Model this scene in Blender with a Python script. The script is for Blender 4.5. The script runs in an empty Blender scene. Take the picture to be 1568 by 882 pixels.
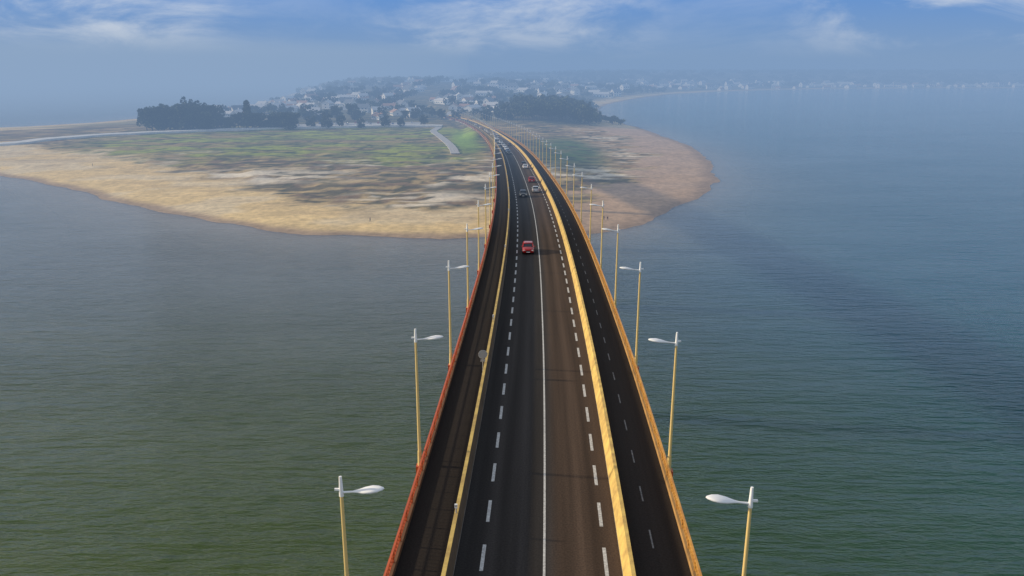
import bpy, math, random
import numpy as np
from mathutils import Vector, Matrix
random.seed(7); RNG=np.random.default_rng(11)
scene=bpy.context.scene
R=math.radians
# ------------------------------------------------------------------ utils
def link(o,parent=None):
    scene.collection.objects.link(o)
    if parent is not None: o.parent=parent
    return o
def empty(name,loc=(0,0,0)):
    e=bpy.data.objects.new(name,None); e.location=loc; e.empty_display_size=1; return link(e)
class MB:
    def __init__(s): s.v=[];s.f=[];s.m=[];s.s=[]
    def add(s,vs,fs,mat=0,smooth=False):
        b=len(s.v); s.v+= [tuple(p) for p in vs]
        for f in fs: s.f.append(tuple(b+i for i in f)); s.m.append(mat); s.s.append(smooth)
    def box(s,c,d,mat=0,rz=0):
        x,y,z=d[0]/2,d[1]/2,d[2]/2; ca,sa=math.cos(rz),math.sin(rz); vs=[]
        for k in (-z,z):
            for (i,j) in ((-x,-y),(x,-y),(x,y),(-x,y)): vs.append((c[0]+i*ca-j*sa,c[1]+i*sa+j*ca,c[2]+k))
        s.add(vs,[(3,2,1,0),(4,5,6,7),(0,1,5,4),(1,2,6,5),(2,3,7,6),(3,0,4,7)],mat)
    def cyl(s,p0,p1,r0,r1,n=8,mat=0,smooth=True):
        p0=Vector(p0);p1=Vector(p1);d=(p1-p0).normalized()
        a=d.orthogonal().normalized();b=d.cross(a);vs=[]
        for p,r in((p0,r0),(p1,r1)):
            for i in range(n):
                t=2*math.pi*i/n; vs.append(p+a*math.cos(t)*r+b*math.sin(t)*r)
        s.add(vs,[(i,(i+1)%n,n+(i+1)%n,n+i) for i in range(n)],mat,smooth)
        s.add(vs[:n],[tuple(range(n-1,-1,-1))],mat); s.add(vs[n:],[tuple(range(n))],mat)
    def loft(s,rings,mat=0,smooth=True,cap=True,closed=True):
        n=len(rings[0]); vs=[p for r in rings for p in r]; fs=[]
        for k in range(len(rings)-1):
            for i in range(n if closed else n-1):
                j=(i+1)%n; fs.append((k*n+i,k*n+j,(k+1)*n+j,(k+1)*n+i))
        s.add(vs,fs,mat,smooth)
        if cap:
            s.add(rings[0],[tuple(range(n-1,-1,-1))],mat); s.add(rings[-1],[tuple(range(n))],mat)
    def mesh(s,name,mats):
        me=bpy.data.meshes.new(name); me.from_pydata(s.v,[],s.f)
        for m in mats: me.materials.append(m)
        me.polygons.foreach_set('material_index',s.m); me.polygons.foreach_set('use_smooth',s.s)
        me.update(); return me
    def obj(s,name,mats,parent=None): return link(bpy.data.objects.new(name,s.mesh(name,mats)),parent)

def mat(name,col,rough=.7,metal=0,noise=None,bump=None,spec=.5,col2=None):
    m=bpy.data.materials.new(name); m.use_nodes=True; nt=m.node_tree; N=nt.nodes; L=nt.links
    p=N['Principled BSDF']; p.inputs['Base Color'].default_value=(*col,1); p.inputs['Roughness'].default_value=rough
    p.inputs['Metallic'].default_value=metal; p.inputs['Specular IOR Level'].default_value=spec
    if noise or bump:
        tc=N.new('ShaderNodeTexCoord')
    if noise:
        t=N.new('ShaderNodeTexNoise'); t.inputs['Scale'].default_value=noise; t.inputs['Detail'].default_value=6; t.inputs['Roughness'].default_value=.65
        L.new(tc.outputs['Object'],t.inputs['Vector'])
        r=N.new('ShaderNodeValToRGB'); c2=col2 or tuple(c*.55 for c in col)
        r.color_ramp.elements[0].position=.32; r.color_ramp.elements[1].position=.64
        r.color_ramp.elements[0].color=(*c2,1); r.color_ramp.elements[1].color=(*col,1)
        L.new(t.outputs['Fac'],r.inputs['Fac']); L.new(r.outputs['Color'],p.inputs['Base Color'])
    if bump:
        t=N.new('ShaderNodeTexNoise'); t.inputs['Scale'].default_value=bump[0]; L.new(tc.outputs['Object'],t.inputs['Vector'])
        b=N.new('ShaderNodeBump'); b.inputs['Strength'].default_value=bump[1]; b.inputs['Distance'].default_value=bump[2]
        L.new(t.outputs['Fac'],b.inputs['Height']); L.new(b.outputs['Normal'],p.inputs['Normal'])
    return m
def sstep(a,b,x): t=np.clip((x-a)/(b-a),0,1); return t*t*(3-2*t)
def _h(ix,iy,s):
    n=(ix.astype(np.int64)*374761393+iy.astype(np.int64)*668265263+s*982451653)&0x7fffffff
    n=((n^(n>>13))*1274126177)&0x7fffffff
    return ((n^(n>>16))&0xffff)/65535.
def vnoise(x,y,s=0):
    ix=np.floor(x);iy=np.floor(y);fx=x-ix;fy=y-iy;fx=fx*fx*(3-2*fx);fy=fy*fy*(3-2*fy)
    a=_h(ix,iy,s);b=_h(ix+1,iy,s);c=_h(ix,iy+1,s);d=_h(ix+1,iy+1,s)
    return (a*(1-fx)+b*fx)*(1-fy)+(c*(1-fx)+d*fx)*fy
def fbm(x,y,s=0,o=4):
    r=0;a=.5;t=0
    for k in range(o):
        r=r+a*vnoise(x,y,s+k);t+=a;a*=.5;x=x*2.03+3.1;y=y*2.03+7.7
    return r/t
# ------------------------------------------------------------------ road alignment (metres)
AL=np.array([(-400,-44,19),(-250,-22.5,25),(-150,-11,28),(-60,-3.7,29.8),(0,-.3,30),(35,1.6,30),(66,2.8,29.85),(85,3.35,29.4),(108,3.9,28.75),
 (136,4.3,27.9),(170,4.35,26.7),(204,3.9,25.4),(260,2.7,23.0),(319,1.0,20.3),(421,-4.2,15.9),(483,-8.6,13.2),(600,-18.5,8.4),(690,-29,5.3),(760,-41,4.2),(860,-72,4.0),(1000,-125,4.5)])
_sl=np.gradient(AL[:,1:],AL[:,0],axis=0)
def road(y):
    y=np.atleast_1d(np.asarray(y,float)); i=np.clip(np.searchsorted(AL[:,0],y)-1,0,len(AL)-2)
    x0=AL[i,0];h=AL[i+1,0]-x0;t=((y-x0)/h)[:,None];h=h[:,None]
    return (2*t**3-3*t**2+1)*AL[i,1:]+(t**3-2*t**2+t)*h*_sl[i]+(-2*t**3+3*t**2)*AL[i+1,1:]+(t**3-t**2)*h*_sl[i+1]
def rpt(y,off,dz=0):
    p=road(y)[0];q=road(y+.5)[0];o=road(y-.5)[0];t=Vector((q[0]-o[0],1,0)).normalized()
    return Vector((p[0]+t.y*off,y-t.x*off,p[1]+dz))
def rang(y):
    q=road(y+.5)[0];o=road(y-.5)[0]; return math.atan2(-(q[0]-o[0]),1.)
def stations(y0,y1,st=3.):
    n=max(1,int(math.ceil((y1-y0)/st))); return [y0+(y1-y0)*i/n for i in range(n+1)]
def sweep(mb,prof,y0,y1,st=4.,mat=0,closed=True,cap=True):
    mb.loft([[rpt(y,o,z) for o,z in prof] for y in stations(y0,y1,st)],mat,False,cap,closed)
def sheet(name,o0,o1,dz,ys,m,parent,nx=1):
    """flat sheet following the road; UV u=offset, v=chainage"""
    vs=[];fs=[];uv=[]
    for (a,b,st) in ys:
        S=stations(a,b,st); base=len(vs)
        for y in S:
            for k in range(nx+1):
                o=o0+(o1-o0)*k/nx; vs.append(rpt(y,o,dz)); uv.append((o,y))
        for i in range(len(S)-1):
            for k in range(nx):
                q=base+i*(nx+1)+k; fs.append((q,q+1,q+nx+2,q+nx+1))
    me=bpy.data.meshes.new(name); me.from_pydata(vs,[],fs); me.materials.append(m)
    l=me.uv_layers.new(name='UVMap')
    for lp in me.loops: l.data[lp.index].uv=uv[lp.vertex_index]
    return link(bpy.data.objects.new(name,me),parent)
# ------------------------------------------------------------------ materials
M={}
M['concrete']=mat('concrete',(.34,.32,.29),.85,noise=.6,bump=(3,.3,.02))
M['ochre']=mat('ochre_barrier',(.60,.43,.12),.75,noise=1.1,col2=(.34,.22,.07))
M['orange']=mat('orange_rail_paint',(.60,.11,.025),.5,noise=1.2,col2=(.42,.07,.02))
M['orange_sunlit']=mat('sunlit_rail_paint',(.60,.31,.06),.5,noise=1.2,col2=(.42,.17,.03))  # same paint as the west rail, sunlit side put into the colour
M['pole']=mat('lamp_pole_paint',(.66,.49,.20),.45)
M['white']=mat('white_enamel',(.80,.81,.82),.35)
M['dark']=mat('dark_rubber',(.02,.02,.022),.8)
M['glass']=mat('tinted_glass',(.02,.025,.03),.08,spec=.8)
M['line']=mat('road_paint_white',(.60,.60,.58),.7,noise=6,col2=(.28,.27,.26))
M['lineg']=mat('worn_road_paint',(.22,.21,.20),.8,noise=3,col2=(.08,.08,.08))
M['metal']=mat('galvanised_steel',(.5,.5,.5),.45,metal=.6)
M['red']=mat('sign_red',(.6,.03,.03),.4)
M['head']=mat('headlamp',(.85,.85,.8),.15)
M['tail']=mat('tail_lamp',(.5,.01,.01),.25)
def asphalt(name,c1,c2,sunlit_brown=None):
    m=bpy.data.materials.new(name);m.use_nodes=True;nt=m.node_tree;N=nt.nodes;L=nt.links;p=N['Principled BSDF']
    p.inputs['Roughness'].default_value=.9;p.inputs['Specular IOR Level'].default_value=.15
    uv=N.new('ShaderNodeUVMap');mp=N.new('ShaderNodeMapping');mp.inputs['Scale'].default_value=(1.6,.03,1);L.new(uv.outputs[0],mp.inputs[0])
    t=N.new('ShaderNodeTexNoise');t.inputs['Scale'].default_value=1;t.inputs['Detail'].default_value=6;L.new(mp.outputs[0],t.inputs['Vector'])
    r=N.new('ShaderNodeValToRGB');r.color_ramp.elements[0].position=.3;r.color_ramp.elements[1].position=.7
    r.color_ramp.elements[0].color=(*c1,1);r.color_ramp.elements[1].color=(*c2,1);L.new(t.outputs['Fac'],r.inputs['Fac'])
    t2=N.new('ShaderNodeTexNoise');t2.inputs['Scale'].default_value=9;t2.inputs['Detail'].default_value=8;L.new(uv.outputs[0],t2.inputs['Vector'])
    mx=N.new('ShaderNodeMix');mx.data_type='RGBA';mx.blend_type='MULTIPLY';mx.inputs[0].default_value=.6
    r2=N.new('ShaderNodeValToRGB');r2.color_ramp.elements[0].position=.35;r2.color_ramp.elements[1].position=.65;r2.color_ramp.elements[0].color=(.55,.55,.55,1);r2.color_ramp.elements[1].color=(1.2,1.2,1.2,1)
    L.new(t2.outputs['Fac'],r2.inputs['Fac']);L.new(r.outputs[0],mx.inputs[6]);L.new(r2.outputs[0],mx.inputs[7])
    out=mx.outputs[2]
    if sunlit_brown:
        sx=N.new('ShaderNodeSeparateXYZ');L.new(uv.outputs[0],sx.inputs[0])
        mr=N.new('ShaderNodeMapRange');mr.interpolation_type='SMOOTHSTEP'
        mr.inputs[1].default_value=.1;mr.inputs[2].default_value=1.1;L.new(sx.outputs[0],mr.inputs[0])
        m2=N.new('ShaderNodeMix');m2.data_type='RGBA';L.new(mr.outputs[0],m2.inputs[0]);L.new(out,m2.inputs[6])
        m3=N.new('ShaderNodeMix');m3.data_type='RGBA';m3.blend_type='MULTIPLY';m3.inputs[0].default_value=1;m3.inputs[6].default_value=(*sunlit_brown,1)
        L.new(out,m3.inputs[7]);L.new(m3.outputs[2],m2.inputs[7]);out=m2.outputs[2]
        # wheel tracks
        w=N.new('ShaderNodeMath');w.operation='MULTIPLY';w.inputs[1].default_value=2*math.pi/1.75;L.new(sx.outputs[0],w.inputs[0])
        w2=N.new('ShaderNodeMath');w2.operation='SINE';L.new(w.outputs[0],w2.inputs[0])
        w3=N.new('ShaderNodeMapRange');w3.inputs[1].default_value=-1;w3.inputs[2].default_value=1;w3.inputs[3].default_value=.74;w3.inputs[4].default_value=1.12;L.new(w2.outputs[0],w3.inputs[0])
        m4=N.new('ShaderNodeMix');m4.data_type='RGBA';m4.blend_type='MULTIPLY';m4.inputs[0].default_value=1;L.new(out,m4.inputs[6]);L.new(w3.outputs[0],m4.inputs[7]);out=m4.outputs[2]
    L.new(out,p.inputs['Base Color'])
    b=N.new('ShaderNodeBump');b.inputs['Strength'].default_value=.3;b.inputs['Distance'].default_value=.01;L.new(t2.outputs['Fac'],b.inputs['Height']);L.new(b.outputs[0],p.inputs['Normal'])
    return m
M['asph']=asphalt('asphalt',(.027,.024,.023),(.046,.041,.039),sunlit_brown=(2.0,1.5,1.12))  # east lane: browner asphalt plus sunlit tone past the barrier shadow, as colour
M['path']=asphalt('cycle_path_asphalt',(.020,.016,.014),(.029,.023,.020))
M['landroad']=asphalt('pale_asphalt',(.42,.40,.38),(.6,.58,.55))
# ------------------------------------------------------------------ bridge
Y0,Y1=-300,860
bridge=empty('road_bridge')
mb=MB()
sweep(mb,[(-8.15,0),(-8.15,-.5),(-7.4,-.8),(-3.6,-1.1),(-3.0,-3.6),(3.0,-3.6),(3.6,-1.1),(7.4,-.8),(8.15,-.5),(8.15,0)],Y0,640,4,0)
sweep(mb,[(-8.15,0),(-8.15,-.9),(8.15,-.9),(8.15,0)],640.001,Y1,4,0)
mb.obj('deck_girder',[M['concrete']],bridge)
near=[(Y0,Y1,3.)]
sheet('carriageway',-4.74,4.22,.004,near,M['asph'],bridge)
sheet('cycle_path_west',-7.85,-5.0,.05,near,M['path'],bridge)
sheet('cycle_path_east',4.8,7.85,.05,near,M['path'],bridge)
def dashes(name,off,w,per,ln,dz,m,ph=0,y0=-40):
    sheet(name,off-w/2,off+w/2,dz,[(y,y+ln,ln) for y in np.arange(y0+ph,Y1-5,per)],m,bridge)
dashes('edge_line_west',-3.3,.2,4.7,2.4,.009,M['line'],.8)
dashes('edge_line_east',3.4,.2,4.7,2.6,.009,M['line'],.6)
sheet('centre_line',.0,.13,.009,near,M['line'],bridge)
dashes('cycle_line_east',6.15,.09,4.9,1.8,.055,M['lineg'])
mb=MB()
# west barrier: narrow wall with coping, east barrier: sloping parapet
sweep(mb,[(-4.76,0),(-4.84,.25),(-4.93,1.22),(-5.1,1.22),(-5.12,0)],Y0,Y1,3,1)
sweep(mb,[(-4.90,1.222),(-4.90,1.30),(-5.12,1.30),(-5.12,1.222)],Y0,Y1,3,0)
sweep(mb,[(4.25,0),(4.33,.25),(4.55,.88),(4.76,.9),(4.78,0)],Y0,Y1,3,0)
mb.obj('traffic_barriers',[M['ochre'],mat('shaded_barrier',(.09,.06,.035),.8,noise=.7)],bridge)  # west face: same barrier type as east, its shade put into the colour
mb=MB()
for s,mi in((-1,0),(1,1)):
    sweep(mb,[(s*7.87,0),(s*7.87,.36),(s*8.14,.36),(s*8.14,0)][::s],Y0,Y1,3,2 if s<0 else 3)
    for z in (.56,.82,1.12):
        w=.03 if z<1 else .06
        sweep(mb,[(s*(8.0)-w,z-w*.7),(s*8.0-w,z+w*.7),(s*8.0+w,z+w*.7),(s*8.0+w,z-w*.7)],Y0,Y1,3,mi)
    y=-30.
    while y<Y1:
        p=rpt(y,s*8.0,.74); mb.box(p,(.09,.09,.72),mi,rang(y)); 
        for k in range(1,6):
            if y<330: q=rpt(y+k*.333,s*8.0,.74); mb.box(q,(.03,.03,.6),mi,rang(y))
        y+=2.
mb.obj('parapet_railings',[M['orange'],M['orange_sunlit'],mat('parapet_plinth',(.2,.09,.04),.8,noise=.8),mat('parapet_plinth_sunlit',(.42,.24,.08),.8,noise=.8)],bridge)  # west copies coloured as the shaded side, east copies as the sunlit side
mb=MB()
for y in np.arange(-250,630,62.):
    p=rpt(y,0,-3.6); zt=p.z; a=rang(y)
    def ring(z,wx,wy):
        c,s_=math.cos(a),math.sin(a);o=[]
        for i in range(12):
            t=2*math.pi*i/12; X=wx*math.copysign(abs(math.cos(t))**.5,math.cos(t));Yy=wy*math.copysign(abs(math.sin(t))**.5,math.sin(t))
            o.append((p.x+X*c-Yy*s_,p.y+X*s_+Yy*c,z))
        return o
    mb.loft([ring(-6,3.4,2.6),ring(1.2,3.4,2.6),ring(1.25,2.6,1.7),ring(max(2,zt-3),2.2,1.4),ring(zt,3.1,1.6)],0,False)
mb.obj('bridge_piers',[M['concrete']],bridge)
# ------------------------------------------------------------------ street lamps
def lamp_mesh():
    mb=MB()
    mb.box((-.12,0,-.25),(.5,.5,.6),2); mb.cyl((-.12,0,-.9),(-.12,0,-.5),.12,.22,8,2)
    mb.cyl((-.12,0,.0),(-.12,0,1.1),.16,.13,10,0)
    mb.cyl((-.12,0,1.1),(-.12,0,8.85),.11,.07,10,0)
    mb.cyl((-.12,0,8.85),(-.12,0,9.75),.10,.06,10,1)
    mb.box((-.28,0,9.15),(.22,.1,.08),1)
    # arm + leaf-shaped luminaire toward +X
    rings=[]
    for x,w,t,z in((-.05,.05,.05,9.02),(.35,.05,.04,9.06),(.55,.10,.06,9.09),(.85,.24,.09,9.14),(1.15,.30,.10,9.19),(1.42,.24,.08,9.22),(1.62,.10,.05,9.24),(1.68,.02,.02,9.245)):
        rings.append([(x,w*math.cos(2*math.pi*i/12),z+t*math.sin(2*math.pi*i/12)) for i in range(12)])
    mb.loft(rings,1)
    return mb.mesh('street_lamp',[M['pole'],M['white'],M['orange']])
LM=lamp_mesh()
for k in range(-3,44):
    y=28.4+18.9*k
    for s in(-1,1):
        o=link(bpy.data.objects.new('street_lamp',LM)); o.location=rpt(y,s*8.22,0); o.rotation_euler=(0,0,rang(y)+(0 if s<0 else math.pi))
# ------------------------------------------------------------------ coast
SH=np.array([(-1600,1010),(-1100,800),(-700,640),(-424,521),(-330,455),(-272,416),(-234,387),(-193,352),(-158,322),(-125.6,296),(-102,279),(-83,269.5),(-59,263),(-36,260),(-18.6,259),(0,261),(14.8,263),(33,265),(44.8,277),(54.7,300),(70.4,327),(91.3,362),(105,399),(120.6,468),(127,534),(126,627),(122,720),(104,800),(100,891),(112,1052),(150,1236),(250,1497),(375,1713),(650,1946),(1023,2058),(1302,2058),(2200,2250),(4500,2500),(9000,3000),(9000,9000),(-1500,9000),(-900,4000),(-560,2400),(-420,1437),(-360,1103),(-405,891),(-433,780),(-520,715),(-700,750),(-1100,905),(-1600,1120)],float)
# soften polygon by Chaikin
def chaikin(P,n=2):
    for _ in range(n):
        Q=np.roll(P,-1,0); P=np.stack([.75*P+.25*Q,.25*P+.75*Q],1).reshape(-1,2)
    return P
SHP=chaikin(SH,1)
def sdist(x,y):
    A=SHP;B=np.roll(SHP,-1,0);best=np.full(x.shape,1e18);ins=np.zeros(x.shape,bool)
    for (ax,ay),(bx,by) in zip(A,B):
        dx,dy=bx-ax,by-ay;t=np.clip(((x-ax)*dx+(y-ay)*dy)/(dx*dx+dy*dy),0,1)
        best=np.minimum(best,(x-ax-t*dx)**2+(y-ay-t*dy)**2)
        if ay!=by:
            c=((ay>y)!=(by>y))&(x<(bx-ax)*(y-ay)/(by-ay)+ax); ins^=c
    return np.sqrt(best)*np.where(ins,1,-1)
def height(x,y,d=None):
    x=np.asarray(x,float);y=np.asarray(y,float)
    if d is None: d=sdist(x,y)
    d=d+(fbm(x/28,y/28,3)-.5)*11
    h=np.where(d<0,np.maximum(d*.07,-4),1.7*(1-np.exp(-np.maximum(d,0)/32)))
    h=h+1.2*sstep(45,120,d)+(fbm(x/16,y/13,9)-.45)*2.2*sstep(22,65,d)*(1-.6*sstep(480,600,y))
    h=h+20*np.exp(-(((x+180)/330)**2+((y-1650)/420)**2))*sstep(0,120,d)
    h=h+5*np.exp(-(((x+130)/150)**2+((y-1050)/200)**2))*sstep(0,120,d)
    h=h+8*np.exp(-(((x-30)/50)**2+((y-840)/90)**2))
    h=h+26*sstep(60,700,d)*sstep(1700,2600,y)
    # road embankment
    yy=np.clip(y,500,990); r=road(yy.ravel()).reshape(*y.shape,2) if y.ndim else road(float(yy))[0]
    lat=np.abs(x-r[...,0]); e=r[...,1]-.95-np.maximum(0,lat-9.5)*.42
    m=sstep(585,612,y)*(1-sstep(1000,1040,y))
    h=np.where(m>0,np.maximum(h,e*m+h*(1-m)),h); near_=(1-sstep(9.5,20,lat))*m
    return h*(1-near_)+(e)*near_
def axis(segs):
    o=[segs[0][0]]
    for a,b,s in segs:
        n=max(1,int(round((b-a)/s))); o+= [a+(b-a)*(i+1)/n for i in range(n)]
    return np.array(o)
ys=axis([(235,760,2.6)]); st=4.; L_=[ys[-1]]
while L_[-1]<8500: L_.append(L_[-1]+st); st*=1.022
ys=np.concatenate([ys,L_[1:]])
xr=[150.];st=3.6
while xr[-1]<4500: xr.append(xr[-1]+st); st*=1.06
xl=[-340.];st=4.
while xl[-1]>-1700: xl.append(xl[-1]-st); st*=1.06
xs=np.concatenate([np.array(xl[::-1][:-1]),axis([(-340,150,2.0)]),np.array(xr[1:])])
X,Y=np.meshgrid(xs,ys); D=sdist(X,Y); H=height(X,Y,D)
nx,ny=len(xs),len(ys)
# ground colours (albedo)
def lerp(a,b,t): return a*(1-t[...,None])+np.array(b)*t[...,None]
n1=fbm(X/30,Y/22,21);n2=fbm(X/9,Y/7,31);n3=fbm(X/70,Y/45,41);n4=fbm(X/14,Y/5,55);n5=fbm(X/24,Y/4.5,63)
C=np.zeros((ny,nx,3))+np.array((.82,.59,.27))
C=lerp(C,(.78,.64,.42),sstep(.46,.62,n1)*.6)
C=lerp(C,(.52,.37,.19),sstep(.52,.62,fbm(X/20,Y/6,91))*.45*sstep(14,32,D))
right=sstep(0,20,X)*(1-sstep(700,760,Y)); C=lerp(C,(.50,.33,.225),right*.85)
C=lerp(C,(.36,.25,.17),(1-sstep(.10,.45,H))*.9)           # wet sand
lim=np.where(X<0,44+np.clip((-X-60)*.16,0,30),40)+ (n1-.5)*46
veg=sstep(-6,10,D-lim+(n2-.5)*30)
heath=lerp(np.zeros_like(C)+np.array((.25,.165,.09)),(.48,.34,.15),sstep(.42,.56,n2))
heath=lerp(heath,(.11,.095,.05),sstep(.53,.60,n4)*.85)
band=np.exp(-(((X+150)/75)**2+((Y-392-(X+150)*.05)/26)**2)**2)+np.exp(-(((X+40)/30)**2+((Y-332)/12)**2)**2)
wh=np.clip(sstep(.48,.58,n3)*sstep(.49,.56,n4)*(1-sstep(470,540,Y))+band*sstep(.44,.51,n5),0,1)
heath=lerp(heath,(.82,.70,.52),wh)
C=heath*veg[...,None]+C*(1-veg[...,None])
gr=sstep(425,480,Y+(n3-.5)*130+(n2-.5)*60)*(1-sstep(690,730,Y))*sstep(-330,-280,X)*(1-sstep(-22,-12,X))
C=lerp(C,(.34,.37,.05),gr*veg*(.35+.65*sstep(.44,.54,n1)))
C=lerp(C,(.38,.24,.12),gr*veg*sstep(.53,.60,fbm(X/55,Y/18,61))*.75)
C=lerp(C,(.09,.12,.04),gr*veg*sstep(.56,.61,n5)*.7)
g2=np.exp(-(((X-38)/26)**2+((Y-520)/95)**2)**2); C=lerp(C,(.06,.13,.03),g2*.95*(.6+.4*sstep(.4,.5,n2)))
g3=sstep(40,60,X)*sstep(400,480,Y)*(1-sstep(690,750,Y))*veg*(1-g2); C=lerp(C,(.44,.27,.12),g3*.7)
C=lerp(C,(.78,.66,.48),g3*sstep(.55,.60,n5)*.8)
g4=np.exp(-(((X+33+ (Y-560)*.09)/11)**2+((Y-585)/80)**2)**2); C=lerp(C,(.26,.40,.04),g4)
far=sstep(690,760,Y); C=lerp(C,(.10,.11,.05),far*.8*sstep(15,50,D)*(.6+.4*n1))
scrub=sstep(.57,.62,fbm(X/7,Y/5,77))*veg*(1-g4)*(1-far)*(1-wh); C=lerp(C,(.05,.06,.028),scrub*.75)
me=bpy.data.meshes.new('ground')
V=np.stack([X,Y,H],-1).reshape(-1,3); idx=np.arange(nx*ny).reshape(ny,nx)
q=np.stack([idx[:-1,:-1],idx[:-1,1:],idx[1:,1:],idx[1:,:-1]],-1).reshape(-1,4)
keep=(H.ravel()[q].max(1)>-3.5); q=q[keep]
me.from_pydata(V.tolist(),[],q.tolist()); me.polygons.foreach_set('use_smooth',[True]*len(q))
ca=me.color_attributes.new('ground_col','FLOAT_COLOR','POINT')
ca.data.foreach_set('color',np.concatenate([C.reshape(-1,3),np.ones((nx*ny,1))],1).ravel())
gm=bpy.data.materials.new('coastal_ground');gm.use_nodes=True;nt=gm.node_tree;N=nt.nodes;L=nt.links;p=N['Principled BSDF'];p.inputs['Roughness'].default_value=.95;p.inputs['Specular IOR Level'].default_value=.15
at=N.new('ShaderNodeAttribute');at.attribute_name='ground_col';geo=N.new('ShaderNodeNewGeometry')
def gnoise(sc,lo,hi,a,b,det=6):
    t=N.new('ShaderNodeTexNoise');t.inputs['Scale'].default_value=sc;t.inputs['Detail'].default_value=det;t.inputs['Roughness'].default_value=.65;L.new(geo.outputs['Position'],t.inputs['Vector'])
    r=N.new('ShaderNodeMapRange');r.inputs[1].default_value=lo;r.inputs[2].default_value=hi;r.inputs[3].default_value=a;r.inputs[4].default_value=b;L.new(t.outputs['Fac'],r.inputs[0]);return r.outputs[0],t.outputs['Fac']
a1,_=gnoise(.35,.35,.65,.78,1.15); a2,f2=gnoise(.06,.35,.65,.9,1.12)
mm=N.new('ShaderNodeMath');mm.operation='MULTIPLY';L.new(a1,mm.inputs[0]);L.new(a2,mm.inputs[1])
mx=N.new('ShaderNodeMix');mx.data_type='RGBA';mx.blend_type='MULTIPLY';mx.inputs[0].default_value=1;L.new(at.outputs['Color'],mx.inputs[6]);L.new(mm.outputs[0],mx.inputs[7]);L.new(mx.outputs[2],p.inputs['Base Color'])
b=N.new('ShaderNodeBump');b.inputs['Strength'].default_value=.5;b.inputs['Distance'].default_value=.3;L.new(a1,b.inputs['Height']);L.new(b.outputs[0],p.inputs['Normal'])
me.materials.append(gm); link(bpy.data.objects.new('ground',me))
# sea : one graded sheet, with the distance to the shore stored for the shallows
sy=np.concatenate([[-14000,-4000,-1000,-200,0,120],axis([(200,700,6)]),axis([(740,2600,40)]),[3500,6000,14000]])
sxs=np.concatenate([[-14000,-4000,-1600,-1000,-700],axis([(-560,260,7)]),axis([(300,1400,50)]),[2500,5000,14000]])
SX,SY=np.meshgrid(sxs,sy);SD=sdist(SX,SY);shal=np.exp(-np.clip(-SD,0,None)/28.)*(SY<3000)
me=bpy.data.meshes.new('sea');ix=np.arange(SX.size).reshape(SX.shape)
me.from_pydata(np.stack([SX,SY,SX*0],-1).reshape(-1,3).tolist(),[],np.stack([ix[:-1,:-1],ix[:-1,1:],ix[1:,1:],ix[1:,:-1]],-1).reshape(-1,4).tolist())
fa=me.attributes.new('shallow','FLOAT','POINT');fa.data.foreach_set('value',shal.ravel().astype(np.float32))
sm=bpy.data.materials.new('sea_water');sm.use_nodes=True;nt=sm.node_tree;N=nt.nodes;L=nt.links;p=N['Principled BSDF']
p.inputs['Roughness'].default_value=.11;p.inputs['IOR'].default_value=1.38
p.inputs['Subsurface Weight'].default_value=1;p.inputs['Subsurface Radius'].default_value=(34,40,40);p.inputs['Subsurface Scale'].default_value=1
geo=N.new('ShaderNodeNewGeometry')
def wn(scale,vec,det=3,rot=0):
    mp=N.new('ShaderNodeMapping');mp.inputs['Scale'].default_value=vec;mp.inputs['Rotation'].default_value=(0,0,rot);L.new(geo.outputs['Position'],mp.inputs[0])
    t=N.new('ShaderNodeTexNoise');t.inputs['Scale'].default_value=scale;t.inputs['Detail'].default_value=det;t.inputs['Roughness'].default_value=.6;L.new(mp.outputs[0],t.inputs['Vector']);return t.outputs['Fac']
w1=wn(1,(.17,.62,1),4,R(6));w2=wn(1,(.045,.15,1),3,R(-10));w3=wn(1,(.9,2.2,1),2,R(14));w4=wn(1,(.006,.012,1),3);w5=wn(1,(.010,.028,1),4,R(-4))
def madd(a,b,k):
    n=N.new('ShaderNodeMath');n.operation='MULTIPLY_ADD';L.new(b,n.inputs[0]);n.inputs[1].default_value=k;L.new(a,n.inputs[2]);return n.outputs[0]
hh=madd(madd(w1,w2,1.7),w3,.16)
# wind lanes: wave height varies over the bay
wl=N.new('ShaderNodeMapRange');wl.inputs[1].default_value=.35;wl.inputs[2].default_value=.65;wl.inputs[3].default_value=.65;wl.inputs[4].default_value=1.15;L.new(w5,wl.inputs[0])
bp=N.new('ShaderNodeBump');bp.inputs['Strength'].default_value=1;L.new(wl.outputs[0],bp.inputs['Distance']);L.new(hh,bp.inputs['Height']);L.new(bp.outputs[0],p.inputs['Normal'])
r=N.new('ShaderNodeValToRGB');r.color_ramp.elements[0].position=.35;r.color_ramp.elements[1].position=.65
r.color_ramp.elements[0].color=(.040,.074,.006,1);r.color_ramp.elements[1].color=(.055,.088,.010,1);L.new(w4,r.inputs[0])
sx=N.new('ShaderNodeSeparateXYZ');L.new(geo.outputs['Position'],sx.inputs[0])
mr=N.new('ShaderNodeMapRange');mr.interpolation_type='SMOOTHSTEP';mr.inputs[1].default_value=-30;mr.inputs[2].default_value=120;L.new(sx.outputs[0],mr.inputs[0])
mx=N.new('ShaderNodeMix');mx.data_type='RGBA';L.new(mr.outputs[0],mx.inputs[0]);L.new(r.outputs[0],mx.inputs[6]);mx.inputs[7].default_value=(.005,.066,.056,1)
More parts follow.
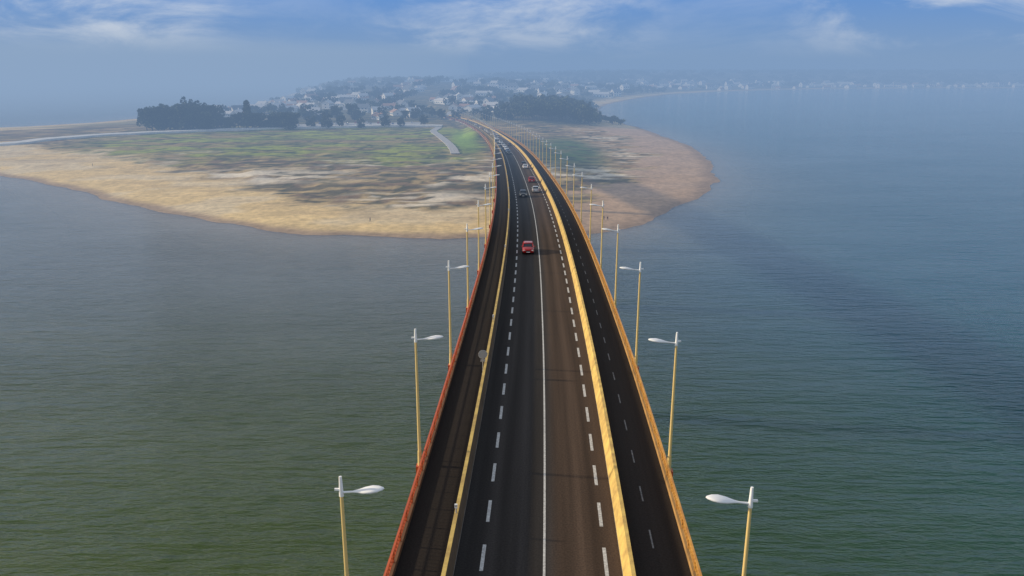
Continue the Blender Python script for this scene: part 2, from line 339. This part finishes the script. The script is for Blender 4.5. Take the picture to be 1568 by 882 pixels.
# farther water lighter and bluer: sky reflection put into the base colour
my=N.new('ShaderNodeMapRange');my.interpolation_type='SMOOTHSTEP';my.inputs[1].default_value=45;my.inputs[2].default_value=230;L.new(sx.outputs[1],my.inputs[0])
mb2=N.new('ShaderNodeMix');mb2.data_type='RGBA';L.new(mr.outputs[0],mb2.inputs[0]);mb2.inputs[6].default_value=(.085,.115,.12,1);mb2.inputs[7].default_value=(.014,.10,.16,1)
mx2=N.new('ShaderNodeMix');mx2.data_type='RGBA';L.new(my.outputs[0],mx2.inputs[0]);L.new(mx.outputs[2],mx2.inputs[6]);L.new(mb2.outputs[2],mx2.inputs[7])
sa=N.new('ShaderNodeAttribute');sa.attribute_name='shallow'
mx3=N.new('ShaderNodeMix');mx3.data_type='RGBA';L.new(sa.outputs['Fac'],mx3.inputs[0]);L.new(mx2.outputs[2],mx3.inputs[6]);mx3.inputs[7].default_value=(.25,.24,.21,1)
L.new(mx3.outputs[2],p.inputs['Base Color']);me.materials.append(sm);link(bpy.data.objects.new('sea',me))
# draped roads
def drape(name,pts,w,m,dz=.3):
    P=np.array(pts,float);out=[]
    for i in range(len(P)-1):
        n=max(1,int(np.hypot(*(P[i+1]-P[i]))/3)); out+= [P[i]+(P[i+1]-P[i])*k/n for k in range(n)]
    out.append(P[-1]);out=np.array(out)
    for _ in range(4): out[1:-1]=(out[:-2]+out[1:-1]*2+out[2:])/4
    T=np.gradient(out,axis=0);T/=np.linalg.norm(T,axis=1)[:,None];Nn=np.stack([T[:,1],-T[:,0]],1)
    vs=[];uv=[];k=4
    for i,(c,n) in enumerate(zip(out,Nn)):
        for j in range(k+1):
            o=(j/k-.5)*w;q=c+n*o;vs.append((q[0],q[1],0));uv.append((o,i*3.))
    V=np.array(vs);V[:,2]=height(V[:,0],V[:,1])+dz
    # road bed levelled across its width, edges drop to the ground
    Z=V[:,2].reshape(-1,k+1);zc=Z.mean(1)
    for _ in range(6): zc[1:-1]=(zc[:-2]+zc[1:-1]*2+zc[2:])/4
    V[:,2]=np.repeat(np.maximum(zc,Z.max(1)),k+1)
    n_=len(out);vs2=V.tolist();b0=len(vs2)
    for i in range(n_): vs2.append([V[i*(k+1)][0],V[i*(k+1)][1],V[i*(k+1)][2]-2]);vs2.append([V[i*(k+1)+k][0],V[i*(k+1)+k][1],V[i*(k+1)+k][2]-2]);uv+= [(0,i),(0,i)]
    fs=[(i*(k+1)+j,i*(k+1)+j+1,(i+1)*(k+1)+j+1,(i+1)*(k+1)+j) for i in range(n_-1) for j in range(k)]
    for i in range(n_-1):
        fs.append((i*(k+1),(i+1)*(k+1),b0+2*(i+1),b0+2*i)); fs.append((i*(k+1)+k,(i+1)*(k+1)+k,b0+2*(i+1)+1,b0+2*i+1))
    me=bpy.data.meshes.new(name);me.from_pydata(vs2,[],fs);me.materials.append(m);l=me.uv_layers.new()
    for lp in me.loops:l.data[lp.index].uv=uv[lp.vertex_index]
    return link(bpy.data.objects.new(name,me))
drape('coast_road',[(-560,500),(-480,530),(-356,560),(-320,622),(-274,654),(-200,690),(-120,712),(-62,712)],13,mat('causeway_concrete',(.72,.70,.66),.85,noise=.3,col2=(.58,.56,.52)),1.3)
drape('footpath',[(-64,700),(-66,664),(-57,620),(-46,565),(-38,515),(-35,490)],5.5,M['landroad'],.4)
drape('village_road',[(-75,860),(-60,920),(-45,1040),(-20,1250),(40,1500)],8,M['landroad'])
drape('parking_lot',[(-195,716),(-150,738),(-85,742)],26,M['landroad'],.35)
# ------------------------------------------------------------------ trees
fol=[mat('foliage_dark',(.04,.055,.028),.9,noise=.7,col2=(.02,.03,.016)),mat('foliage_light',(.075,.095,.04),.9,noise=.7,col2=(.04,.055,.025)),mat('bark',(.12,.08,.055),.9,noise=2)]
def leaves(c,rad,n,size,rng):
    d=rng.normal(size=(n,3));d/=np.linalg.norm(d,axis=1)[:,None];d=d*rad*rng.uniform(.35,1,(n,1))**.5+c
    a=rng.normal(size=(n,3));a/=np.linalg.norm(a,axis=1)[:,None];b=np.cross(a,rng.normal(size=(n,3)));b/=np.linalg.norm(b,axis=1)[:,None]
    s=rng.uniform(.6,1.2,(n,1))*size
    return np.stack([d-a*s-b*s*.7,d+a*s*.8-b*s,d+a*s+b*s*.7,d-a*s*.7+b*s],1)
def tree_mesh(seed,pointed=False):
    rng=np.random.default_rng(seed);mb=MB();Ht=15.
    lean=rng.normal(size=2)*.6
    pts=[(0,0,-.8),(lean[0]*.3,lean[1]*.3,3),(lean[0],lean[1],7),(lean[0]*1.2,lean[1]*1.2,11.5)]
    for k in range(3): mb.cyl(pts[k],pts[k+1],.42-.1*k,.32-.1*k,8,2)
    nc=26
    for k in range(nc):
        if pointed:
            z=3+11.5*k/nc; rr=(1-(z-2)/14)*3.2; a=rng.uniform(0,6.28); c=np.array((math.cos(a)*rr*.6,math.sin(a)*rr*.6,z));rad=1.0+rr*.4
        else:
            a=rng.uniform(0,6.28);rr=rng.uniform(0,1)**.6*5.0;z=rng.uniform(3,13.2)-rr*.28;c=np.array((math.cos(a)*rr+lean[0],math.sin(a)*rr+lean[1],z));rad=rng.uniform(1.3,2.3)
        if k%3==0: mb.cyl((lean[0]*.8,lean[1]*.8,min(z-1,7)),tuple(c),.14,.04,5,2)
        q=leaves(c,rad,60,.45,rng);mi=int(rng.random()<.42)
        for f in q: mb.add(f,[(0,1,2,3)],mi)
    return mb.mesh('pine_tree',fol)
TM=[tree_mesh(s) for s in range(4)];TP=tree_mesh(9,True)
def put(name,mesh,x,y,sc,rz=None,z=None):
    o=link(bpy.data.objects.new(name,mesh)); zz=float(height(np.array([x]),np.array([y]))[0]) if z is None else z
    o.location=(x,y,zz);o.rotation_euler=(0,0,random.uniform(0,6.28) if rz is None else rz)
    o.scale=(sc[0],sc[0],sc[1]) if isinstance(sc,tuple) else (sc,)*3
    return o
for i in range(22):
    x=-308+54*i/21+random.uniform(-3,3);y=random.uniform(668,712);e=1-abs(i/21-.42)*1.0;put('pine_tree',random.choice(TM),x,y,(random.uniform(1.2,1.5),(1.0+.7*e)*random.uniform(.82,1.12)))
for i in range(9):
    x=-222+34*i/8+random.uniform(-3,3);y=random.uniform(676,700);put('pine_tree',random.choice(TM),x,y,(random.uniform(1.0,1.35),random.uniform(.85,1.1)))
for x,y,s in [(-247,690,.7),(-238,694,.9),(-240,680,.75),(-230,690,1.)]: put('pine_tree',random.choice(TM),x,y,(s*1.3,s))
put('cypress_tree',TP,-226,684,(1.5,1.6))
for x,y,s in [(-190,770,1.0),(-180,775,.9),(-168,765,1.1),(-150,780,.8),(-128,790,.9),(-105,790,.8),(-95,800,.9),(-70,790,.8),(-25,770,1.1),(-14,775,1.),(-5,760,1.2),(-58,820,.9),(-160,800,1.2),(-205,790,1.),(-215,775,.9),(-176,700,.75),(-163,697,.9),(-150,702,.7),(-132,700,.6),(-112,706,.8),(-98,704,.6),(-80,722,.7)]:
    put('pine_tree',random.choice(TM),x,y,(s,s*random.uniform(.8,1.1)))
def treemass(name,P,hts,rads,nq=44,size=1.5):
    P=np.array(P);Z=height(P[:,0],P[:,1]);rng=np.random.default_rng(5);Q=[];mi=[]
    for (x,y),z,h,r in zip(P,Z,hts,rads):
        k=rng.integers(3,6)
        for j in range(k):
            c=np.array((x+rng.normal()*r*.45,y+rng.normal()*r*.45,z+h*rng.uniform(.45,.85)))
            q=leaves(c,np.array((r*.55,r*.55,h*.26)),nq//k,size*r/6,rng);Q.append(q);mi+= [int(rng.random()<.35)]*len(q)
        w=.25; Q.append(np.array([[(x-w,y,z-1),(x+w,y,z-1),(x+w,y,z+h*.6),(x-w,y,z+h*.6)]]));mi.append(2)
    Q=np.concatenate(Q);V=Q.reshape(-1,3);F=np.arange(len(V)).reshape(-1,4)
    me=bpy.data.meshes.new(name);me.from_pydata(V.tolist(),[],F.tolist())
    for m in fol: me.materials.append(m)
    me.polygons.foreach_set('material_index',mi);link(bpy.data.objects.new(name,me))
def rnd(n,x0,x1,y0,y1,th=.45,seed=1,sc=60,mind=25,rc=16):
    rng=np.random.default_rng(seed);x=rng.uniform(x0,x1,n*4);y=rng.uniform(y0,y1,n*4)
    ok=(sdist(x,y)>mind)&(fbm(x/sc,y/sc,seed)>th)&(np.abs(x-road(np.clip(y,-300,1000))[:,0])>rc)
    return np.stack([x[ok],y[ok]],1)[:n]
def uni(n,a,b,s): return np.random.default_rng(s).uniform(a,b,n)
HPOS=np.concatenate([rnd(75,-360,-20,790,1180,.0,14,50,30,22),rnd(120,-420,330,1180,2100,.0,16,90,30),rnd(150,300,2700,1780,2250,.0,17,90,8)])
def clear(A,front=26,side=9):
    """keep trees from standing right in front of a house"""
    dx=np.abs(A[:,None,0]-HPOS[None,:,0]);dy=HPOS[None,:,1]-A[:,None,1]
    return A[~((dx<side)&(dy<front*1.6)&(dy>-7)).any(1)]
A=rnd(170,2,74,735,900,.2,2,20,15);treemass('woodland',A,uni(len(A),11,17,1),uni(len(A),4.5,7,2),90,1.1)
A=rnd(150,60,112,760,1250,.4,3,40,8);treemass('coastal_thicket',A,uni(len(A),4,9,1),uni(len(A),3,6,2),60,1.1)
A=clear(rnd(420,-370,60,810,1250,.46,4,50,18));treemass('village_trees',A,uni(len(A),6,11,1),uni(len(A),4,6.5,2),60,1.2)
A=clear(rnd(900,-500,330,1250,2500,.42,6,90,25),40,11);treemass('hillside_trees',A,uni(len(A),7,13,1),uni(len(A),6,10,2),44,1.3)
A=clear(rnd(1500,200,3600,1750,3300,.40,8,120,12),60,16);treemass('far_coast_trees',A,uni(len(A),7,13,1),uni(len(A),8,16,2),36,1.2)
# ------------------------------------------------------------------ houses
wallm=mat('white_render_wall',(.80,.78,.75),.9,noise=.5,col2=(.70,.68,.64))
roofs=[mat('terracotta_tiles',(.5,.3,.2),.85,noise=2,col2=(.38,.22,.15)),mat('pale_roof_tiles',(.70,.68,.66),.8,noise=2,col2=(.55,.53,.51)),mat('slate_roof',(.2,.22,.25),.6,noise=2)]
win=mat('window_glass',(.03,.04,.05),.1);shut=mat('blue_shutter',(.12,.25,.35),.6)
def house_mesh(w,d,h,rh,roof):
    mb=MB();mb.box((0,0,h/2-1),(w,d,h+2),0)
    o=.5;z=h+.0
    mb.add([(-w/2,-d/2,h),(w/2,-d/2,h),(w/2,d/2,h),(-w/2,d/2,h),(-w/2,0,h+rh),(w/2,0,h+rh)],[(3,0,4),(1,2,5)],0)
    k=rh/(d/2)
    for s in(-1,1):
        mb.add([(-w/2-o,s*(d/2+o),h-k*o+.02),(w/2+o,s*(d/2+o),h-k*o+.02),(w/2+o,0,h+rh+.02),(-w/2-o,0,h+rh+.02),
                (-w/2-o,s*(d/2+o),h-k*o+.22),(w/2+o,s*(d/2+o),h-k*o+.22),(w/2+o,0,h+rh+.22),(-w/2-o,0,h+rh+.22)],
               [(0,1,2,3),(4,5,6,7),(0,1,5,4),(1,2,6,5),(3,0,4,7)],1)
    mb.box((w*.3,.6,h+rh+.3),(.7,.9,1.8),0);mb.box((w*.3,.6,h+rh+1.28),(.85,1.05,.15),1)
    fl=2 if h>4.5 else 1
    for f in range(fl):
        zc=1.55+2.8*f
        for s in(-1,1):
            n=max(2,int(w/3.2))
            for i in range(n):
                x=-w/2+w*(i+.5)/n
                if f==0 and i==n//2 and s<0: mb.box((x,s*(d/2+.02),1.05),(1.0,.08,2.1),3);continue
                mb.box((x,s*(d/2+.02),zc),(1.1,.06,1.25),2)
                for q in(-1,1): mb.box((x+q*.83,s*(d/2+.03),zc),(.5,.08,1.3),3)
            mb.box((s*(w/2+.02),0,zc),(.06,1.2,1.2),2)
    return mb.mesh('house',[wallm,roof,win,shut])
HM=[house_mesh(13,8.5,3.1,2.3,roofs[0]),house_mesh(16,9,3.0,2.2,roofs[1]),house_mesh(11,8.5,5.8,2.5,roofs[1]),house_mesh(12,8,5.6,3.6,roofs[2]),house_mesh(22,10,3.6,2.4,roofs[1]),house_mesh(10,8,3.,2.2,roofs[0])]
for x,y in HPOS:
    put('house',random.choice(HM),x,y,(random.uniform(1,1.2) if y<1180 else random.uniform(1.1,1.5)),random.gauss(0,.5)+(1.2 if random.random()<.3 else 0))
# ------------------------------------------------------------------ cars
def rrect(hw,zb,zt,y,crown=.04,tum=.06):
    zm=(zb+zt)/2
    return [(-hw*.82,y,zb),(-hw*.97,y,zb+.1),(-hw,y,zm),(-hw*.97,y,zt-.08),(-hw*.86,y,zt),(-hw*.4,y,zt+crown),(hw*.4,y,zt+crown),(hw*.86,y,zt),(hw*.97,y,zt-.08),(hw,y,zm),(hw*.97,y,zb+.1),(hw*.82,y,zb)]
def car_mesh(paint,van=False):
    mb=MB();T=1.75 if van else 1.47
    st=[(-2.12,.60,.36,.58),(-2.06,.76,.26,.68),(-1.85,.84,.2,.76),(-1.3,.87,.19,.88),(-.85,.88,.19,.95),(0,.885,.19,.97),(1.2,.88,.19,.98),(1.75,.86,.2,.97),(2.02,.80,.26,.9),(2.1,.68,.36,.72)]
    mb.loft([rrect(h,b_,t_,y) for y,h,b_,t_ in st],0)
    def cab(z,y0,y1,hw):
        return [(-hw,y0+.12,z),(-hw*.8,y0,z),(hw*.8,y0,z),(hw,y0+.12,z),(hw,y1-.1,z),(hw*.85,y1,z),(-hw*.85,y1,z),(-hw,y1-.1,z)]
    yr=1.75 if not van else 1.95
    mb.loft([cab(.93,-1.02,yr,.80),cab(T-.1,-.32,yr-.42,.655)],1,False)
    mb.loft([cab(T-.1,-.36,yr-.38,.675),cab(T-.03,-.28,yr-.44,.65),cab(T,-.1,yr-.6,.52)],0,True)
    for s in(-1,1):
        mb.cyl((s*.78,-1.0,.93),(s*.64,-.34,T-.08),.045,.045,6,0);mb.cyl((s*.79,yr-.05,.93),(s*.65,yr-.42,T-.08),.075,.06,6,0);mb.cyl((s*.805,.35,.93),(s*.665,.38,T-.08),.04,.04,6,0)
        mb.box((s*.98,-.78,1.0),(.2,.12,.13),0)
        for y in(-1.32,1.3):
            mb.cyl((s*.66,y,.32),(s*.885,y,.32),.39,.39,16,2);mb.cyl((s*.70,y,.31),(s*.90,y,.31),.31,.31,16,2);mb.cyl((s*.88,y,.31),(s*.915,y,.31),.19,.17,10,3)
        mb.box((s*.6,-2.045,.63),(.32,.1,.14),4);mb.box((s*.68,2.06,.74),(.2,.1,.2),5)
    mb.box((0,-2.115,.5),(.7,.05,.16),2);mb.box((0,-2.13,.38),(.5,.03,.1),6);mb.box((0,2.105,.55),(.5,.04,.11),6)
    return mb.mesh('car',[paint,M['glass'],M['dark'],M['metal'],M['head'],M['tail'],M['white']])
def paint(n,c): 
    m=mat(n,c,.3,.2); m.node_tree.nodes['Principled BSDF'].inputs['Coat Weight'].default_value=.3; return m
CM={'red':car_mesh(paint('paint_red',(.34,.006,.006))),'black':car_mesh(paint('paint_black',(.012,.013,.016))),'white':car_mesh(paint('paint_white',(.75,.75,.75))),
 'silver':car_mesh(paint('paint_silver',(.4,.41,.43))),'blue':car_mesh(paint('paint_blue',(.05,.12,.28))),'whitevan':car_mesh(paint('paint_van',(.78,.78,.76)),True)}
def car(c,y,off,toward):
    o=link(bpy.data.objects.new('car',CM[c]));o.location=rpt(y,off,.012);sl=(road(y+2)[0][1]-road(y-2)[0][1])/4
    a=rang(y); o.rotation_euler=(math.atan(sl)*(1 if toward else -1),0,a+(0 if toward else math.pi))
for c,y,off,tw in [('red',117,-1.6,True),('black',184,-1.6,True),('silver',193,1.75,False),('red',217,1.75,False),('white',262,1.75,False),('black',274,1.75,False),('black',338,-1.6,True),('blue',350,-1.6,True),
  ('white',365,-1.6,True),('white',384,-1.6,True),('silver',402,-1.6,True),('whitevan',425,-1.6,True),('black',447,-1.6,True),('white',470,-1.6,True),('blue',500,-1.6,True),('white',525,-1.6,True),('silver',560,-1.6,True),('white',580,-1.6,True),('white',600,-1.6,True),('red',640,-1.6,True),('white',655,-1.6,True),('silver',520,1.7,False),('white',700,-1.6,True),('black',610,1.7,False),('black',400,1.7,False)]:
    car(c,y,off,tw)
k=list(CM)
for i in range(22):
    x=-192+i*5.2+random.uniform(-.4,.4);y=722+16*min(1,i/9)+(6 if i%2 else -6)
    if random.random()<.85:
        o=put('parked_car',CM[random.choice(k)],x,y,1,random.gauss(0,.05)+(math.pi if i%3 else 0));o.location.z+=.5
# ------------------------------------------------------------------ signs on the barrier
def sign():
    mb=MB();mb.cyl((0,0,0),(0,0,2.3),.04,.04,8,0);mb.cyl((0,-.03,2.0),(0,-.05,2.0),.40,.40,24,0);mb.cyl((0,-.052,2.0),(0,-.056,2.0),.36,.36,24,2)
    mb.cyl((0,.0,2.0),(0,-.028,2.0),.38,.38,24,0);mb.box((0,-.04,1.45),(.4,.02,.22),2);mb.box((0,.0,.1),(.16,.16,.2),0)
    return mb.mesh('traffic_sign',[M['metal'],M['red'],mat('sign_grey',(.35,.33,.3),.6)])
o=link(bpy.data.objects.new('traffic_sign',sign()));o.location=rpt(63.5,-5.25,.05);o.rotation_euler=(0,0,rang(63.5)+.25)
mb=MB();mb.cyl((0,0,0),(0,0,.35),.04,.04,8,0);mb.box((0,0,.45),(.16,.1,.24),1);mb.box((0,-.055,.47),(.1,.02,.12),0);dm=mb.mesh('delineator_post',[M['metal'],M['white']])
for y in (39.5,76,113,150,187,224,261):
    o=link(bpy.data.objects.new('delineator_post',dm));o.location=rpt(y,-5.01,1.3)
# ------------------------------------------------------------------ people on the beach
def person(x,y,rz,shirt,pants,stride=.3,bend=.0):
    V=[(0,0,.95),(0,0,1.15),(0,-.01,1.38),(0,-.01,1.5),(0,-.02,1.62),(0,-.02,1.74),
       (.1,0,.9),(.11,-stride*.5,.5),(.11,-stride*.55,.08),(.11,-stride*.55-.18,.04),
       (-.1,0,.9),(-.11,stride*.3,.5),(-.11,stride*.95,.12),(-.11,stride*.95-.16,.04),
       (.19,0,1.4),(.25,.08,1.13),(.25,0,.88),(.25,-.03,.78),
       (-.19,0,1.4),(-.25,-.08,1.13),(-.25,-.15,.9),(-.25,-.2,.8)]
    E=[(0,1),(1,2),(2,3),(3,4),(4,5),(0,6),(6,7),(7,8),(8,9),(0,10),(10,11),(11,12),(12,13),(2,14),(14,15),(15,16),(16,17),(2,18),(18,19),(19,20),(20,21)]
    rad=[.15,.13,.15,.06,.10,.085,.09,.065,.045,.04,.09,.065,.045,.04,.065,.045,.035,.035,.065,.045,.035,.035]
    me=bpy.data.meshes.new('person');me.from_pydata(V,E,[]);o=link(bpy.data.objects.new('person',me))
    s=o.modifiers.new('skin','SKIN')
    for i,r_ in enumerate(rad): me.skin_vertices[0].data[i].radius=(r_,r_*.8 if i<3 else r_)
    me.skin_vertices[0].data[0].use_root=True
    o.modifiers.new('sub','SUBSURF').levels=1
    m=bpy.data.materials.new('clothes');m.use_nodes=True;N=m.node_tree.nodes;L=m.node_tree.links;p=N['Principled BSDF'];p.inputs['Roughness'].default_value=.9
    tc=N.new('ShaderNodeTexCoord');sx=N.new('ShaderNodeSeparateXYZ');L.new(tc.outputs['Object'],sx.inputs[0]);dv=N.new('ShaderNodeMath');dv.operation='DIVIDE';dv.inputs[1].default_value=2;L.new(sx.outputs[2],dv.inputs[0])
    r=N.new('ShaderNodeValToRGB');r.color_ramp.interpolation='CONSTANT';cr=r.color_ramp;cr.elements[0].color=(.02,.02,.02,1);cr.elements[1].position=.05;cr.elements[1].color=(*pants,1)
    for pos,c in((.47,shirt),(.745,(.5,.3,.22)),(.85,(.05,.03,.02))): e=cr.elements.new(pos);e.color=(*c,1)
    L.new(dv.outputs[0],r.inputs[0]);L.new(r.outputs[0],p.inputs['Base Color']);me.materials.append(m)
    o.location=(x,y,float(height(np.array([x]),np.array([y]))[0]));o.rotation_euler=(0,0,rz)
person(-52,283,1.2,(.03,.03,.05),(.02,.02,.03));person(-236,443,2.0,(.04,.05,.08),(.02,.02,.03));person(35.5,287,.4,(.08,.02,.02),(.02,.02,.03));person(34.2,287.6,.6,(.02,.03,.06),(.03,.03,.03),.15)
# ------------------------------------------------------------------ haze
def haze(name,me,dens,col):
    m=bpy.data.materials.new(name);m.use_nodes=True;N=m.node_tree.nodes;L=m.node_tree.links;N.remove(N['Principled BSDF']);out=N['Material Output']
    a=N.new('ShaderNodeVolumeAbsorption');a.inputs['Color'].default_value=(0,0,0,1);a.inputs['Density'].default_value=dens
    e=N.new('ShaderNodeEmission');e.inputs['Color'].default_value=(*col,1);e.inputs['Strength'].default_value=dens
    s=N.new('ShaderNodeAddShader');L.new(a.outputs[0],s.inputs[0]);L.new(e.outputs[0],s.inputs[1]);L.new(s.outputs[0],out.inputs['Volume']);me.materials.append(m)
    return link(bpy.data.objects.new(name,me))
mb=MB();mb.box((0,6130,38),(22000,12000,92),0);haze('sea_haze',mb.mesh('sea_haze',[]),1/950.,(.215,.335,.53))
# paler, flat-lying mist bank offshore to the left (elliptical in plan)
def disc_bank(c,rx,ry,z0,z1,n=96):
    mb=MB();mb.loft([[(c[0]+rx*math.cos(2*math.pi*i/n),c[1]+ry*math.sin(2*math.pi*i/n),z) for i in range(n)] for z in (z0,z1)],0,False);return mb.mesh('mist_bank',[])
haze('mist_bank',disc_bank((-1900,1900),1800,1600,-9,95),1/1000.,(.46,.55,.64))
# ------------------------------------------------------------------ sun, sky
el=R(17);az=R(8)
s=Vector((-math.cos(az)*math.cos(el),math.sin(az)*math.cos(el),math.sin(el)))
sd=bpy.data.lights.new('sun','SUN');sd.energy=5;sd.angle=R(2);sd.color=(1,.83,.58);so=link(bpy.data.objects.new('sun',sd));so.rotation_euler=(-s).to_track_quat('-Z','Y').to_euler();so.location=(-200,50,200)
w=bpy.data.worlds.new('World');scene.world=w;w.use_nodes=True;N=w.node_tree.nodes;L=w.node_tree.links
bg=N['Background'];sk=N.new('ShaderNodeTexSky');sk.sky_type='NISHITA';sk.sun_disc=False;sk.sun_elevation=el;sk.sun_rotation=R(278);sk.ozone_density=2;sk.air_density=1;sk.dust_density=1
L.new(sk.outputs[0],bg.inputs[0]);bg.inputs[1].default_value=.15
tc=N.new('ShaderNodeTexCoord');sx=N.new('ShaderNodeSeparateXYZ');L.new(tc.outputs['Generated'],sx.inputs[0])
rp=N.new('ShaderNodeValToRGB');cr=rp.color_ramp;cr.elements[0].position=0;cr.elements[0].color=(.19,.33,.56,1);cr.elements[1].position=.085;cr.elements[1].color=(.085,.26,.66,1)
for pos,c in((.15,(.46,.68,.94)),(.32,(.80,.92,1.0)),(.55,(.35,.42,.50)),(.9,(.22,.30,.42))): e=cr.elements.new(pos);e.color=(*c,1)  # bright band above the view, added for ambient light and water reflections
L.new(sx.outputs[2],rp.inputs[0])
# sunward (west) sky brightened above the view, added to lift water reflections
vl=N.new('ShaderNodeMapRange');vl.interpolation_type='SMOOTHSTEP';vl.inputs[1].default_value=.25;vl.inputs[2].default_value=-.6;vl.inputs[3].default_value=0;vl.inputs[4].default_value=1;L.new(sx.outputs[0],vl.inputs[0])
ve=N.new('ShaderNodeMapRange');ve.interpolation_type='SMOOTHSTEP';ve.inputs[1].default_value=.07;ve.inputs[2].default_value=.25;L.new(sx.outputs[2],ve.inputs[0])
vm=N.new('ShaderNodeMath');vm.operation='MULTIPLY';L.new(vl.outputs[0],vm.inputs[0]);L.new(ve.outputs[0],vm.inputs[1])
vx=N.new('ShaderNodeMix');vx.data_type='RGBA';L.new(vm.outputs[0],vx.inputs[0]);L.new(rp.outputs[0],vx.inputs[6]);vx.inputs[7].default_value=(1.15,1.04,.96,1)
mp=N.new('ShaderNodeMapping');mp.inputs['Scale'].default_value=(7,7,22);mp.inputs['Location'].default_value=(1.3,.4,.2);L.new(tc.outputs['Generated'],mp.inputs[0])
cn=N.new('ShaderNodeTexNoise');cn.inputs['Scale'].default_value=1;cn.inputs['Detail'].default_value=9;cn.inputs['Roughness'].default_value=.62;cn.inputs['Distortion'].default_value=.4;L.new(mp.outputs[0],cn.inputs['Vector'])
cm=N.new('ShaderNodeMapRange');cm.interpolation_type='SMOOTHSTEP';cm.inputs[1].default_value=.36;cm.inputs[2].default_value=.70;L.new(cn.outputs['Fac'],cm.inputs[0])
ax=N.new('ShaderNodeMapRange');ax.inputs[1].default_value=-.6;ax.inputs[2].default_value=.6;L.new(sx.outputs[0],ax.inputs[0])
am=N.new('ShaderNodeValToRGB');c2=am.color_ramp;c2.elements[0].position=.0;c2.elements[0].color=(1,1,1,1);c2.elements[1].position=1;c2.elements[1].color=(.9,.9,.9,1)
for pos,v in((.17,1.),(.26,.2),(.34,.1),(.42,.8),(.58,.7),(.66,.15),(.76,.25),(.84,.9)): e=c2.elements.new(pos);e.color=(v,v,v,1)
L.new(ax.outputs[0],am.inputs[0])
cf=N.new('ShaderNodeMath');cf.operation='MULTIPLY';L.new(cm.outputs[0],cf.inputs[0]);L.new(am.outputs[0],cf.inputs[1])
cmx=N.new('ShaderNodeMix');cmx.data_type='RGBA';L.new(cf.outputs[0],cmx.inputs[0]);L.new(vx.outputs[2],cmx.inputs[6]);cmx.inputs[7].default_value=(.76,.80,.86,1)
bg2=N.new('ShaderNodeBackground');L.new(cmx.outputs[2],bg2.inputs[0]);bg2.inputs[1].default_value=1
fm=N.new('ShaderNodeMapRange');fm.interpolation_type='SMOOTHSTEP';fm.inputs[1].default_value=.4;fm.inputs[2].default_value=.9;fm.inputs[3].default_value=.95;fm.inputs[4].default_value=.3;L.new(sx.outputs[2],fm.inputs[0])
ms=N.new('ShaderNodeMixShader');L.new(fm.outputs[0],ms.inputs[0]);L.new(bg.outputs[0],ms.inputs[1]);L.new(bg2.outputs[0],ms.inputs[2]);L.new(ms.outputs[0],N['World Output'].inputs['Surface'])
# ------------------------------------------------------------------ camera
cd=bpy.data.cameras.new('camera');cd.sensor_width=36;cd.lens=27.55;cd.clip_end=40000;cd.clip_start=.5
co=link(bpy.data.objects.new('camera',cd));co.location=(0,0,56);co.rotation_euler=(R(90-15.87),0,0);scene.camera=co
scene.view_settings.view_transform='Standard';scene.view_settings.look='None';scene.view_settings.exposure=0
print('VERTS',nx,ny)
